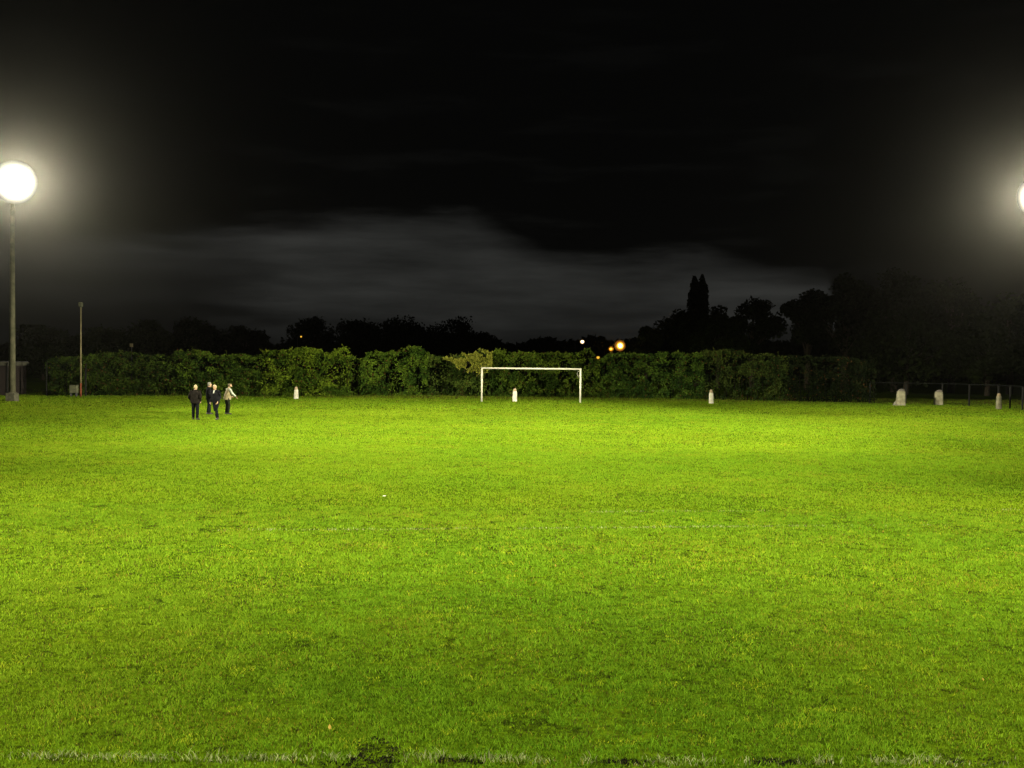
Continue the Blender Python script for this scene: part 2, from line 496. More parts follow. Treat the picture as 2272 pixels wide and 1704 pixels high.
FD_X = np.array([100, 250, 600, 760, 860, 1000, 1350, 1600, 1950], float)
FD_Y = np.array([78.6, 79.5, 80.5, 82.5, 85.5, 86.5, 86.0, 84.0, 80.5], float)


def hedge_front(px): return np.interp(px, FD_X, FD_Y)


def horizon_y(px): return CY - F * PITCH + ROLL * (px - CX)


GROUP_H = 'bushes grown together along the far end of the pitch'


def hedge(x0, x1, label, c_lo, c_hi, seedk, leaf=0.125, group=GROUP_H, dens=430):
    dm = float(hedge_front((x0 + x1) / 2))
    wx0, wx1 = (x0 - CX) / F * dm, (x1 - CX) / F * dm
    root = thing('hedge_bush', label, 'hedge', ((wx0 + wx1) / 2, dm + 0.8, 0), group=group)
    ox, oy = (wx0 + wx1) / 2, dm + 0.8
    L = wx1 - wx0
    n = int(dens * L * 5.0)
    px = rng.uniform(x0, x1, n)
    dist = hedge_front(px)
    X = (px - CX) / F * dist
    top = CAMH + (horizon_y(px) - np.interp(px, HX, HY)) / F * dist
    top = top + (fbm(X * 5, X * 0 + seedk, 5, 3) - 0.5) * 0.35
    depth = rng.uniform(0, 1, n) ** 1.6 * 2.0
    zz = rng.random(n)
    zz = np.where(rng.random(n) < 0.22, 1 - 0.10 * rng.random(n), zz)    # more at the clipped-over top
    # bulges, hollows and sprays of the front face
    bul = (fbm(X * 0.55, zz * 2.0 + seedk, 91 + seedk, 3) - 0.5) * 1.7 + (fbm(X * 2.4, zz * 9.0 + seedk, 95 + seedk, 3) - 0.5) * 1.1
    hol = fbm(X * 1.9 + seedk, zz * 6.5, 101 + seedk, 3)
    keep = (hol > 0.43) | (rng.random(n) < 0.16)
    gap = np.maximum(np.exp(-((px - 786) / 11.0) ** 2), 0.75 * np.exp(-((px - 985) / 16.0) ** 2))      # dark clefts between the bushes
    keep &= rng.random(n) > 0.80 * gap
    depth = depth + 1.5 * gap
    rnd = np.clip((zz - 0.72) / 0.28, 0, 1) ** 2 * 0.75           # shoulders rounded back
    Z = zz * top + 0.02
    Y = dist + bul * 0.55 + depth + rnd - 0.15
    # drooping foot
    pos = np.stack([X - ox, Y - oy, Z], 1)[keep]
    m = len(pos)
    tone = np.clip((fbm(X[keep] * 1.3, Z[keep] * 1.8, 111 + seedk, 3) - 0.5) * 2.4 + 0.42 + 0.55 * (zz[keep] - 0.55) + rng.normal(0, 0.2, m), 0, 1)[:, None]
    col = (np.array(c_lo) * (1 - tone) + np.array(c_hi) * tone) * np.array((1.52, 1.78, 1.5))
    col = col * rng.uniform(0.6, 1.35, (m, 1))
    rust = rng.random(m) < 0.045
    col[rust] = np.array((0.10, 0.045, 0.015)) * rng.uniform(0.6, 1.2, (int(rust.sum()), 1))
    # upright shoots breaking the outline
    sp, sc = [], []
    for k in range(int(L * 3.2)):
        p = random.uniform(x0 + 2, x1 - 2); d = float(hedge_front(p)) + random.uniform(0.4, 1.5)
        tz = CAMH + (float(horizon_y(p)) - float(np.interp(p, HX, HY))) / F * float(hedge_front(p))
        hgt = random.uniform(0.10, 0.45) * random.random() + 0.05; lx, ly = random.uniform(-.25, .25), random.uniform(-.3, .1)
        for q in range(9):
            t = q / 8
            sp.append(((p - CX) / F * d + lx * t - ox + random.gauss(0, .03), d + ly * t - oy, tz - 0.12 + hgt * t)); sc.append(1.6 * np.array(c_hi) * random.uniform(.7, 1.25))
    pos = np.concatenate([pos, np.array(sp)]); col = np.concatenate([col, np.array(sc)])
    sz = rng.uniform(0.7, 1.35, len(pos)) * leaf
    nr = np.tile(np.array((0.0, -0.75, 0.35)), (len(pos), 1))
    me = leaves_mesh('foliage', pos, sz, col, nrm=nr)
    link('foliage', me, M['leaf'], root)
    # the woody inside, so that no daylight passes through
    st = MB()
    for k in range(int(L * 3.0)):
        p = x0 + (x1 - x0) * (k + random.random()) / (L * 3.0)
        d = float(hedge_front(p)) + random.uniform(1.5, 2.1)
        tz = CAMH + (float(horizon_y(p)) - float(np.interp(p, HX, HY))) / F * float(hedge_front(p))
        bx = (p - CX) / F * d - ox
        st.tube([(bx, d - oy, 0), (bx + random.uniform(-.2, .2), d - oy + random.uniform(-.2, .2), tz * .5), (bx + random.uniform(-.4, .4), d - oy + random.uniform(-.3, .3), tz * .9)],
                [0.05, 0.035, 0.012], 5)
    st.build('stems', M['hedge_stem'], root)
    return root


DG, LG = (0.026, 0.046, 0.006), (0.085, 0.120, 0.012)  # leaf tints below dim towards both ends, painting in the floodlight falloff
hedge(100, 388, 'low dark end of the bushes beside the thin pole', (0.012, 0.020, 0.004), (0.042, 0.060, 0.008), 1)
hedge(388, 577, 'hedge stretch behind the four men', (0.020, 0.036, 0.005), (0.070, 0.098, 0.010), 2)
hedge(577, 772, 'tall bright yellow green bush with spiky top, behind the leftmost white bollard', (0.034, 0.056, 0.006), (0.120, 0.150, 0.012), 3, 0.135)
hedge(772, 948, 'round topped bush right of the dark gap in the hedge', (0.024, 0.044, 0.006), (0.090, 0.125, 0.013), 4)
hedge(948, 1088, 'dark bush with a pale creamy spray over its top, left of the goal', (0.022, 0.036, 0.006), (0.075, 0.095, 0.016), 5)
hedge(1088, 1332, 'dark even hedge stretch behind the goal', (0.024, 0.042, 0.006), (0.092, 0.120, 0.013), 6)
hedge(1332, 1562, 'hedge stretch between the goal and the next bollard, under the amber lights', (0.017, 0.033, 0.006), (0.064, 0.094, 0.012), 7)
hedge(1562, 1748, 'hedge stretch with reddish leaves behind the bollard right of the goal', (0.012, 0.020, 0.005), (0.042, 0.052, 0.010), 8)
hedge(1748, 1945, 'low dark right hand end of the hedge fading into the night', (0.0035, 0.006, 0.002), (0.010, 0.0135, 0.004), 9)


def climber():
    """the pale creeper lying over the hedge top left of the goal"""
    root = thing('climbing_plant', 'pale cream green creeper draped over the hedge top by the left goalpost', 'plant', (at(1040, 800, 86.0).x, 85.6, 0))
    ox, oy = root.location.x, root.location.y
    n = 6500
    px = rng.uniform(984, 1092, n); t = rng.random(n) ** 1.4
    top = np.interp(px, HX, HY) - 3
    low = np.interp(px, [984, 1000, 1020, 1060, 1092], [797, 801, 822, 836, 822])
    py = top + (low - top) * t
    d = np.full(n, 85.6) + rng.uniform(-0.4, 0.5, n) - 0.3 * t
    X = (px - CX) / F * d; Z = CAMH + (horizon_y(px) - py) / F * d
    hol = fbm(X * 2.2, Z * 2.6, 133, 3); k = (hol > 0.44) & (rng.random(n) > 0.5 * t)
    pos = np.stack([X - ox, d - oy - 0.35, Z], 1)[k]
    tone = rng.random((len(pos), 1))
    col = (np.array((0.16, 0.19, 0.015)) * (1 - tone) + np.array((0.42, 0.42, 0.07)) * tone) * rng.uniform(.6, 1.2, (len(pos), 1))
    link('foliage', leaves_mesh('foliage', pos, rng.uniform(.08, .14, len(pos)), col, nrm=np.tile((0, -.8, .4), (len(pos), 1))), M['leaf'], root)
    st = MB()
    for k in range(10):
        p = 990 + 10 * k; b = at(p, float(np.interp(p, [984, 1020, 1060, 1092], [799, 822, 836, 822])), 85.4); e = at(p + random.uniform(-12, 12), float(np.interp(p, HX, HY)) + 3, 85.5)
        st.tube([(b.x - ox, b.y - oy, b.z), ((b.x + e.x) / 2 - ox + .1, b.y - oy - .1, (b.z + e.z) / 2), (e.x - ox, e.y - oy, e.z)], [.02, .015, .008], 5)
    st.build('stems', M['bark'], root)


climber()


# ------------------------------------------------------------------ trees beyond the hedge
def tree(px, ytop, hw, dist, label, name='tree', ybase=None, group='dark trees beyond the hedge', leaf=0.42, nleaf=6500, squat=1.0):
    top = at(px, ytop, dist).z
    r = hw / F * dist
    x = (px - CX) / F * dist
    root = thing(name, label, 'tree', (x, dist, 0), group=group)
    tb = MB()
    hb = top * 0.30
    tb.tube([(0, 0, -0.05), (0.1, 0, hb), (0.0, .1, top * .62), (0.1, 0, top * .8)], [top * .034, top * .026, top * .015, top * .006], 8)
    clumps = []
    rz = min(top * 0.42, 1.25 * r); zc = top - rz
    for k in range(26):
        u = random.uniform(0, 2 * math.pi); v = random.uniform(-1, 1); q = random.uniform(.45, .88)
        cx_, cy_, cz_ = r * q * math.cos(u) * math.sqrt(1 - v * v), r * q * math.sin(u) * math.sqrt(1 - v * v), zc + rz * q * v
        clumps.append((cx_, cy_, cz_, random.uniform(.26, .44) * r))
        if k % 2 == 0:
            tb.tube([(0, 0, max(hb * .8, cz_ * .55)), (cx_ * .5, cy_ * .5, (cz_ + max(hb, cz_ * .6)) / 2), (cx_, cy_, cz_)], [top * .010, top * .007, top * .002], 5)
    clumps.append((0, 0, top - r * .40, r * .40))
    tb.build('trunk', M['bark'], root)
    per = nleaf // len(clumps)
    P, Cc = [], []
    for (a, b, c, s) in clumps:
        d = rng.normal(size=(per, 3)); d /= np.linalg.norm(d, axis=1)[:, None]
        q = rng.random(per)[:, None] ** 0.45
        pts = np.array((a, b, c)) + d * q * s * np.array((1, 1, .85)) * (1 + 0.25 * (rng.random((per, 1)) ** 4))
        P.append(pts); Cc.append(np.array((0.018, 0.026, 0.008)) * rng.uniform(.5, 1.4) * rng.uniform(.7, 1.3, (per, 1)))
    pos = np.concatenate(P)
    pos[:, 2] = np.minimum(pos[:, 2], top + 0.3)
    link('crown', leaves_mesh('crown', pos, rng.uniform(.7, 1.3, len(pos)) * leaf, np.concatenate(Cc)), M['tree_leaf'], root)
    return root


def conifer(px, ytop, hw, dist, label):
    top = at(px, ytop, dist).z; r = hw / F * dist; x = (px - CX) / F * dist
    root = thing('conifer_tree', label, 'tree', (x, dist, 0))
    tb = MB()
    P, Cc = [], []
    for (ox, hh) in ((-0.31 * r, top * 0.985), (0.33 * r, top)):
        tb.tube([(ox * .3, 0, -0.05), (ox, 0, hh * .5), (ox, 0, hh * .97)], [.28, .16, .03], 7)
        n = 5200
        t = rng.random(n) ** .8
        rad = r * np.interp(t, [0, .3, .62, .80, .93, 1.0], [1.15, 1.1, .86, .74, .46, .10]) * (0.60 + .8 * fbm(t * 22, t * 0 + ox, 141, 3))
        a = rng.uniform(0, 2 * math.pi, n); q = rng.random(n) ** .5
        P.append(np.stack([ox + rad * .72 * q * np.cos(a), rad * q * np.sin(a), 0.8 + t * (hh - 0.8) + rng.normal(0, .12, n)], 1))
        Cc.append(np.array((0.018, 0.028, 0.010)) * rng.uniform(.6, 1.3, (n, 1)))
    tb.build('trunk', M['bark'], root)
    pos = np.concatenate(P)
    link('crown', leaves_mesh('crown', pos, rng.uniform(.25, .5, len(pos)), np.concatenate(Cc), nrm=np.tile((0, 0, .8), (len(pos), 1))), M['tree_leaf'], root)


GT = 'dark trees beyond the hedge'
for (px, yt, hw, d, lab) in (
        (1432, 722, 36, 128, 'small black tree at the foot of the slope of trees, right of the amber lights'),
        (1508, 683, 62, 132, 'rounded black tree left of the twin tipped conifer'),
        (1592, 674, 50, 130, 'shoulder high black tree right of the twin tipped conifer'),
        (1668, 657, 62, 127, 'broad round topped black tree left of the notch of sky'),
        (1790, 643, 52, 122, 'tall black tree just right of the notch of sky'),
        (1872, 612, 70, 120, 'taller black tree whose left edge meets the grey cloud'),
        (1985, 592, 88, 118, 'biggest black tree above the two wide bollards'),
        (2110, 612, 86, 116, 'black tree left of the right hand floodlight'),
        (2240, 640, 92, 114, 'black tree beyond the right hand corner of the pitch'),
        (2010, 690, 120, 108, 'low dark tree behind the fence above the wide bollards'),
        (2190, 705, 110, 106, 'low dark tree behind the fence by the rightmost bollard'),
        (690, 706, 72, 150, 'dome shaped black tree above the tall bright bush'),
        (806, 704, 58, 148, 'black tree above the dark gap in the hedge'),
        (902, 697, 66, 146, 'black tree above the round topped bush'),
        (1000, 700, 60, 148, 'black tree above the pale creeper'),
        (1062, 734, 40, 150, 'low black tree where the left tree line drops to the horizon'),
        (440, 703, 64, 140, 'black tree above the four men'),
        (545, 722, 56, 142, 'smaller black tree between two taller ones, above the hedge right of the four men'),
        (325, 716, 70, 138, 'black tree right of the thin pole'),
        (215, 722, 66, 136, 'dark tree seen behind the thin pole'),
        (95, 728, 70, 134, 'dark tree between the left floodlight mast and the thin pole')):
    tree(px, yt, hw, d, lab, group=GT)
conifer(1546, 612, 26, 140, 'narrow upright black conifer with two spiky tips')


def far_wood():
    n = 26000
    px = rng.uniform(-80, 2400, n); d = rng.uniform(230, 262, n)
    top = CAMH + (horizon_y(px) - (757 + (fbm(px / 60, px * 0, 151, 4) - .5) * 34)) / F * 240
    z = rng.random(n) ** .7 * top
    pos = np.stack([(px - CX) / F * d, d, z], 1)
    col = np.array((0.02, 0.028, 0.010)) * rng.uniform(.6, 1.4, (n, 1))
    o = link('far_wood', leaves_mesh('far_wood', pos, rng.uniform(1.0, 2.2, n), col), M['tree_leaf'])
    tag(o, 'low black line of far woodland along the horizon', 'woodland', kind='stuff')


far_wood()

# ------------------------------------------------------------------ goal
gl = ground_at(1068.5, 891.5); gr = ground_at(1287, 893.6)
gy = (gl.y + gr.y) / 2
GOALW = gr.x - gl.x
goal = thing('football_goal', 'white netless football goal in front of the hedge', 'goal', ((gl.x + gr.x) / 2, gy, 0))
GH = 2.44 * GOALW / 7.32
for s in (-1, 1):
    p = MB(); p.tube([(s * GOALW / 2, 0, -0.02), (s * GOALW / 2, 0, GH + 0.0)], 0.068, 14)
    p.build('post', M['goal_paint'], goal, True)
cb = MB(); cb.tube([(-GOALW / 2 - .066, 0, GH + .062), (GOALW / 2 + .066, 0, GH + .062)], 0.064, 14)
cb.build('crossbar', M['goal_paint'], goal, True)
nb = MB(); nb.tube([(GOALW / 2 - .02, .09, GH - .05), (GOALW / 2 - .22, .35, GH - .16), (GOALW / 2 - .20, .42, GH - .34), (GOALW / 2 - .12, .44, GH - .55)], 0.016, 8)
nb.build('net_bracket', M['goal_paint'], goal, True)


# ------------------------------------------------------------------ bollards
def slim_bollard(px, pyb, pyt, label, w=0.36, lean=0.0, paint='white_paint', neck=0.22):
    b = ground_at(px, pyb); h = at(px, pyt, b.y).z
    root = thing('bollard', label, 'bollard', b, 0.05, group='white bollards along the end of the pitch')
    zb = h * (1 - neck); r = w / 2
    m = MB(); m.stack([(0, 0, -.03, r, r, .55), (0, 0, .04, r * 1.02, r * 1.02, .55), (lean * .5, 0, zb * .6, r * .95, r * .95, .55), (lean, 0, zb - .03, r * .86, r * .86, .55), (lean, 0, zb, r * .80, r * .80, .6)], 20)
    m.build('painted_shaft', M[paint], root, True)
    c = MB(); c.stack([(lean, 0, zb - .004, r * .70, r * .70, .65), (lean, 0, zb + (h - zb) * .55, r * .68, r * .68, .7), (lean, 0, zb + (h - zb) * .85, r * .54, r * .54, .85), (lean, 0, h, r * .20, r * .20, 1)], 20)
    c.build('bare_cap', M['bare_concrete'], root, True)
    return root


slim_bollard(657, 884.7, 857.5, 'short white bollard with a bare tan head, right of the four men', 0.34, neck=.25)
slim_bollard(1142, 891.0, 861.5, 'white bollard with a dark tan top seen through the goal mouth', 0.36, neck=.22)
slim_bollard(1578, 895.4, 864.0, 'slim clean white bollard with a rounded tan head against the hedge right of the goal', 0.34, lean=-.02, neck=.24)
slim_bollard(2216, 907.5, 872.0, 'slim weathered cream bollard nearest the right edge of the picture', 0.34, paint='old_paint', neck=.2)


def wide_bollard(px, pyb, pyt, w, label):
    b = ground_at(px, pyb); h = at(px, pyt, b.y).z
    root = thing('bollard', label, 'bollard', b, -0.04, group='white bollards along the end of the pitch')
    r = w / 2; zb = h * .86
    m = MB(); m.stack([(0, 0, -.03, r * 1.04, .22, .4), (0, 0, .08, r * 1.0, .21, .4), (0.01, 0, zb * .6, r * .93, .19, .4), (.02, 0, zb, r * .84, .17, .45)], 24)
    m.build('painted_shaft', M['old_paint'], root, True)
    c = MB(); c.stack([(.02, 0, zb - .004, r * .80, .165, .5), (.05, 0, zb + (h - zb) * .6, r * .62, .15, .6), (.07, 0, h, r * .34, .09, .8)], 24)
    c.build('bare_cap', M['dark_stone'], root, True)
    return root


wb = wide_bollard(1998, 900, 862.5, .68, 'wide cream bollard with sloping dark top and a board leaning on it')
wide_bollard(2082, 898.5, 865.0, .66, 'streaked grey wide bollard standing alone, between the boarded one and the rightmost slim one')
lb = ground_at(1985, 898.8)
pk = MB(); pk.box((0, 0, .17), (.12, .05, .42), Matrix.Rotation(R(34), 3, 'Y'), .008)
o = pk.build('board', M['white_paint']); o.location = (lb.x - .02, lb.y - .12, 0)
tag(o, 'short pale board leaning against the left side of the wide bollard', 'board')


# ------------------------------------------------------------------ floodlight masts
def spot(parent, loc, target, energy, size, name, col=(1.0, 0.93, 0.70), blend=1.0, radius=0.5):
    ld = bpy.data.lights.new(name, 'SPOT'); ld.energy = energy; ld.spot_size = R(size); ld.spot_blend = blend
    ld.color = col; ld.shadow_soft_size = radius
    lo = bpy.data.objects.new(name, ld); COL.objects.link(lo)
    lo.location = loc
    lo.rotation_euler = (Vector(target) - Vector(loc)).to_track_quat('-Z', 'Y').to_euler()
    return lo


MASTS = 'floodlight masts around the pitch'


def mast(x, y, h, label, aim, pole_r=0.215):
    yaw = math.atan2(aim[1] - y, aim[0] - x) - math.pi / 2       # the head's +Y looks at the aim point
    root = thing('floodlight_mast', label, 'floodlight', (x, y, 0), 0, group=MASTS)
    b = MB(); b.box((0, 0, .26), (.62, .62, .56), None, .03)
    b.tube([(0, 0, .54), (0, 0, .60)], pole_r * 1.35, 16)
    b.build('plinth', M['plinth'], root)
    p = MB(); p.tube([(0, 0, .60), (0, 0, h * .5), (0, 0, h - .1)], [pole_r, pole_r * .78, pole_r * .55], 14)
    p.build('pole', M['mast_steel'], root, True)
    Rz = Matrix.Rotation(yaw, 3, 'Z')
    f = MB()
    for dz in (-.9, 0, .9):
        f.tube([Rz @ Vector((-1.1, .02, h + dz)), Rz @ Vector((1.1, .02, h + dz))], .05, 8)
    for dx in (-.9, 0, .9):
        f.tube([Rz @ Vector((dx, .02, h - 1.0)), Rz @ Vector((dx, .02, h + 1.0))], .035, 8)
    f.tube([(0, 0, h - 1.2), (0, 0, h + .8)], .10, 10)
    f.build('head_frame', M['mast_steel'], root)
    m = Rz @ Matrix.Rotation(R(-14), 3, 'X'); c = Rz @ Vector((0, .40, h)); n = 40
    fl = MB(); vs, fs = [], []
    rings = [(.8, -.26), (1.15, -.18), (1.32, .02), (1.42, .09), (1.36, .11)]        # a deep round pan
    for (r_, yy) in rings:
        for k in range(n):
            an = 2 * math.pi * k / n; vs.append(m @ Vector((r_ * math.cos(an), yy, r_ * math.sin(an))) + c)
    for i in range(len(rings) - 1):
        for k in range(n):
            fs.append((i * n + k, i * n + (k + 1) % n, i * n + n + (k + 1) % n, i * n + n + k))
    fs.append(tuple(range(n - 1, -1, -1)))
    fl.add(vs, fs); hd = fl.build('lamp_housing', M['dark_metal'], root, True)
    # oversized glass disc; lamp bloom painted in as emission fading to the rim
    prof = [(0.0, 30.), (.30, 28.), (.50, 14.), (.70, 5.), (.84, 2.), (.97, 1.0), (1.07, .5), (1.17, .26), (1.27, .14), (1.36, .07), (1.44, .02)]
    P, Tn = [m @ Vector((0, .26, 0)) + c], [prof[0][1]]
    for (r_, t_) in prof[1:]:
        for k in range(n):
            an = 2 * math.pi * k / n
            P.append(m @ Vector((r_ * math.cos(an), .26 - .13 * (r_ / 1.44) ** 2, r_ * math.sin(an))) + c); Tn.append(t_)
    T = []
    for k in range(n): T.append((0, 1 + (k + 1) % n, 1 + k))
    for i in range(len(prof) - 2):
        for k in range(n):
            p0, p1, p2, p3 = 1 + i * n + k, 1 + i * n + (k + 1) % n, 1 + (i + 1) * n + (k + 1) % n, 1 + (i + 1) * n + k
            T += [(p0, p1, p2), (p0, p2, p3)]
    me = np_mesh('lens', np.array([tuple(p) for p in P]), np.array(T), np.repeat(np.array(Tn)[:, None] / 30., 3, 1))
    link('lens', me, M['flood_bloom'], hd, True)
    return root, Rz @ Vector((0, .95, h)) + Vector((x, y, 0))


P_FAR_L = ground_at(27, 890); hL = at(27, 405, P_FAR_L.y).z
P_FAR_R = Vector((at(2288, 437, P_FAR_L.y).x, P_FAR_L.y - 1.5, 0)); hR = at(2288, 437, P_FAR_R.y).z
XM = 33.6
m1, s1 = mast(P_FAR_L.x, P_FAR_L.y, hL, 'tall floodlight mast at the far left corner, lamps ablaze', (0, 34))
m2, s2 = mast(P_FAR_R.x, P_FAR_R.y, hR, 'floodlight mast at the far right corner, lamps half out of frame', (0, 34))
m3, s3 = mast(-XM, 36, 14.4, 'floodlight mast halfway along the left touchline', (0, 46))
m4, s4 = mast(XM, 36, 14.4, 'floodlight mast halfway along the right touchline', (0, 46))
m5, s5 = mast(-XM, 3, 14.4, 'floodlight mast at the near left corner beside the photographer', (0, 38))
m6, s6 = mast(XM, 3, 14.4, 'floodlight mast at the near right corner beside the photographer', (0, 38))
# wide beams over the turf, cut off below the horizon, and narrow ones thrown to the far end
def flood(src, target, energy, cutoff=4.0):
    """a beam whose upper edge stays cutoff degrees below the horizon."""
    t = Vector((target[0], target[1], 0.0)); d = math.hypot(t.x - src.x, t.y - src.y)
    tilt = math.degrees(math.atan2(src.z, d))
    spot(None, src, t, energy, 2 * max(tilt - cutoff, 6), 'flood_beam')


for src, tx, ty, en, co_ in (
        (s1, -8, 48, 20000, 1), (s1, 0, 34, 20000, 2), (s2, 10, 48, 22000, 1), (s2, 2, 34, 21000, 2),
        (s3, 2, 30, 36000, 2), (s3, 2, 41, 36000, 1), (s3, -18, 34, 9000, 2), (s3, 18, 45, 44000, 1), (s3, 0, 53, 30000, 1), (s3, 10, 72, 50000, 1), (s3, 20, 58, 40000, 1), (s3, 27, 66, 44000, 1), (s3, -6, 75, 42000, 1),
        (s4, -2, 30, 36000, 2), (s4, -2, 42, 36000, 1), (s4, 18, 34, 9000, 2), (s4, 18, 52, 14000, 2), (s4, 29, 68, 20000, 2), (s4, -18, 45, 42000, 1), (s4, 0, 54, 30000, 1), (s4, -4, 74, 62000, 1), (s4, -18, 66, 58000, 1), (s4, -22, 57, 26000, 1), (s4, -28, 66, 30000, 2),
        (s5, 2, 9, 46000, 2), (s5, 0, 22, 53000, 2), (s6, -2, 9, 46000, 2), (s6, 0, 22, 57000, 2)):
    flood(src, (tx, ty), en, co_)
# extra narrow spots added at the far heads, aimed at the camera for halos
spot(m1, s1, (0, 2, 3), 44000, 9, 'flood_beam')
spot(m2, s2, (0, 2, 3), 30000, 9, 'flood_beam')

# ------------------------------------------------------------------ thin pole, cabinet, hut, fences on the left
pb = ground_at(179, 881); ptop = at(179, 672, pb.y).z
sp = thing('slim_pole', 'thin unlit pole with a small head and red foot, beside the left mast', 'pole', pb)
q = MB(); q.tube([(0, 0, -.03), (0, 0, 1.05)], .075, 12); q.build('red_foot', M['red_paint'], sp, True)
q = MB(); q.tube([(0, 0, 1.05), (0, 0, ptop * .6), (0, 0, ptop - .3)], [.062, .052, .04], 12); q.build('shaft', M['slim_pole'], sp, True)
q = MB(); q.box((0, -.02, ptop - .12), (.26, .30, .34), None, .04); q.tube([(0, 0, ptop - .32), (0, 0, ptop - .26)], .06, 10); q.build('head', M['cabinet'], sp)

cbp = ground_at(160, 880); ct = at(160, 855, cbp.y + .3).z
cab = thing('cabinet', 'small pale square cabinet on short legs at the foot of the thin pole', 'cabinet', (cbp.x, cbp.y + .3, 0))
q = MB(); q.box((0, 0, ct - .29), (.54, .40, .56), None, .02); q.build('housing', M['cabinet'], cab)
q = MB(); q.box((0, 0, ct + .012), (.60, .46, .04), None, .01); q.build('lid', M['cabinet'], cab)
for sx in (-1, 1):
    q = MB(); q.box((sx * .20, 0, (ct - .57) / 2), (.06, .30, ct - .575), None, .006); q.build('leg', M['dark_metal'], cab)
q = MB(); q.box((0.12, -.207, ct - .29), (.03, .02, .10), None, .004); q.build('handle', M['dark_metal'], cab)

hx1 = at(17, 808, 77.5).x; hz = at(8, 803, 77.5).z
hut = thing('brick_hut', 'small flat roofed brick hut at the left edge of the picture', 'hut', (hx1 - 2.4, 79.2, 0))
q = MB(); q.box((0, 0, (hz - .28) / 2), (4.5, 3.2, hz - .28)); q.build('wall', M['brick'], hut)
q = MB(); q.box((0, 0, hz - .14), (4.8, 3.5, .27), None, .01); q.build('fascia', M['fascia'], hut)
q = MB(); q.box((0, 0, hz + .025), (4.7, 3.4, .05)); q.build('roof', M['felt'], hut)
q = MB(); q.box((-.4, -1.62, 1.0), (.95, .06, 2.0), None, .01); dr = q.build('door', M['dark_metal'], hut)
q = MB(); q.tube([(-.05, -1.66, 1.0), (-.05, -1.72, 1.0), (-.05, -1.72, 1.1)], .015, 8); q.build('handle', M['wire'], dr)


def wire_fence(name, label, pts, h, crank, rail=False, spacing=2.4, mesh_gap=0.2):
    pts = [Vector(p) for p in pts]
    root = thing(name, label, 'fence', pts[0])
    o = pts[0]
    wires = MB()
    for a, b in zip(pts[:-1], pts[1:]):
        L = (b - a).length; d = (b - a) / L; n = max(1, round(L / spacing))
        for i in range(n + 1):
            if i == n and b is not pts[-1]: continue
            p = a + d * (L * i / n) - o
            m = MB(); m.box((p.x, p.y, h / 2), (.10, .10, h), None, .01)
            if crank:
                m.tube([(p.x, p.y, h - .05), (p.x + .16, p.y - .30, h + .36)], .035, 6)
            m.build('post', M['fence_post'], root)
        k = int(L / mesh_gap)
        for i in range(-int(h / mesh_gap), k):
            for sgn in (0, 1):
                x0, x1 = i * mesh_gap, i * mesh_gap + h
                t0, t1 = max(0, -x0) / h, min(1, (L - x0) / h)
                if t1 <= t0: continue
                za, zb = (h * t0, h * t1) if sgn == 0 else (h * (1 - t0), h * (1 - t1))
                A = a + d * (x0 + h * t0) - o; B = a + d * (x0 + h * t1) - o
                yo = .062 if sgn == 0 else .068
                wires.tube([(A.x, A.y - yo, za), (B.x, B.y - yo, zb)], .0028, 3, False)
        for z in ((.15, h * .5, h - .05) + ((h + .12, h + .24, h + .35) if crank else ())):
            off = 0.062 if z < h else .06 + .30 * (z - h + .05) / .41
            ox = 0 if z < h else .16 * (z - h + .05) / .41
            wires.tube([a - o + Vector((ox, -off - .012, z)), b - o + Vector((ox, -off - .012, z))], .005, 4, False)
        if rail:
            rl = MB(); rl.tube([a - o + Vector((0, 0, h + .03)), b - o + Vector((0, 0, h + .03))], .03, 8); rl.build('top_rail', M['wire'], root)
    wires.build('wire_mesh', M['wire'], root)
    return root


fa = at(16, 880, 77.6); fb = at(190, 880, 78.4)
wire_fence('wire_fence', 'wire mesh fence with cranked concrete posts between the hut and the bushes', [(fa.x, fa.y, 0), (fb.x, fb.y, 0)], 2.15, True)
fpts = [at(1930, 880, 81.0), at(2090, 880, 80.2), at(2215, 880, 75.0), at(2330, 880, 66.5)]
wire_fence('wire_fence', 'low wire mesh fence with a top rail behind the bollards on the right', [(p.x, p.y, 0) for p in fpts], 1.62, False, rail=True)


# ------------------------------------------------------------------ far street lamps
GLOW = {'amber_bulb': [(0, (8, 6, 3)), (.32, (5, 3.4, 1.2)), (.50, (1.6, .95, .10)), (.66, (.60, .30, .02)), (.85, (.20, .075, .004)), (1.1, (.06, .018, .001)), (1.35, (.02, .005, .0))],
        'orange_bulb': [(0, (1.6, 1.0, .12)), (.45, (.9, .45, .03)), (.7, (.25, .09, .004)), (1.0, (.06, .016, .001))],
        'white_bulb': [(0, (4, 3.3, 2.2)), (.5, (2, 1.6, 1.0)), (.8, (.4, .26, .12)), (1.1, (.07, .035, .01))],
        'dim_bulb': [(0, (.5, .30, .03)), (.6, (.3, .16, .012)), (1.0, (.06, .022, .002))]}


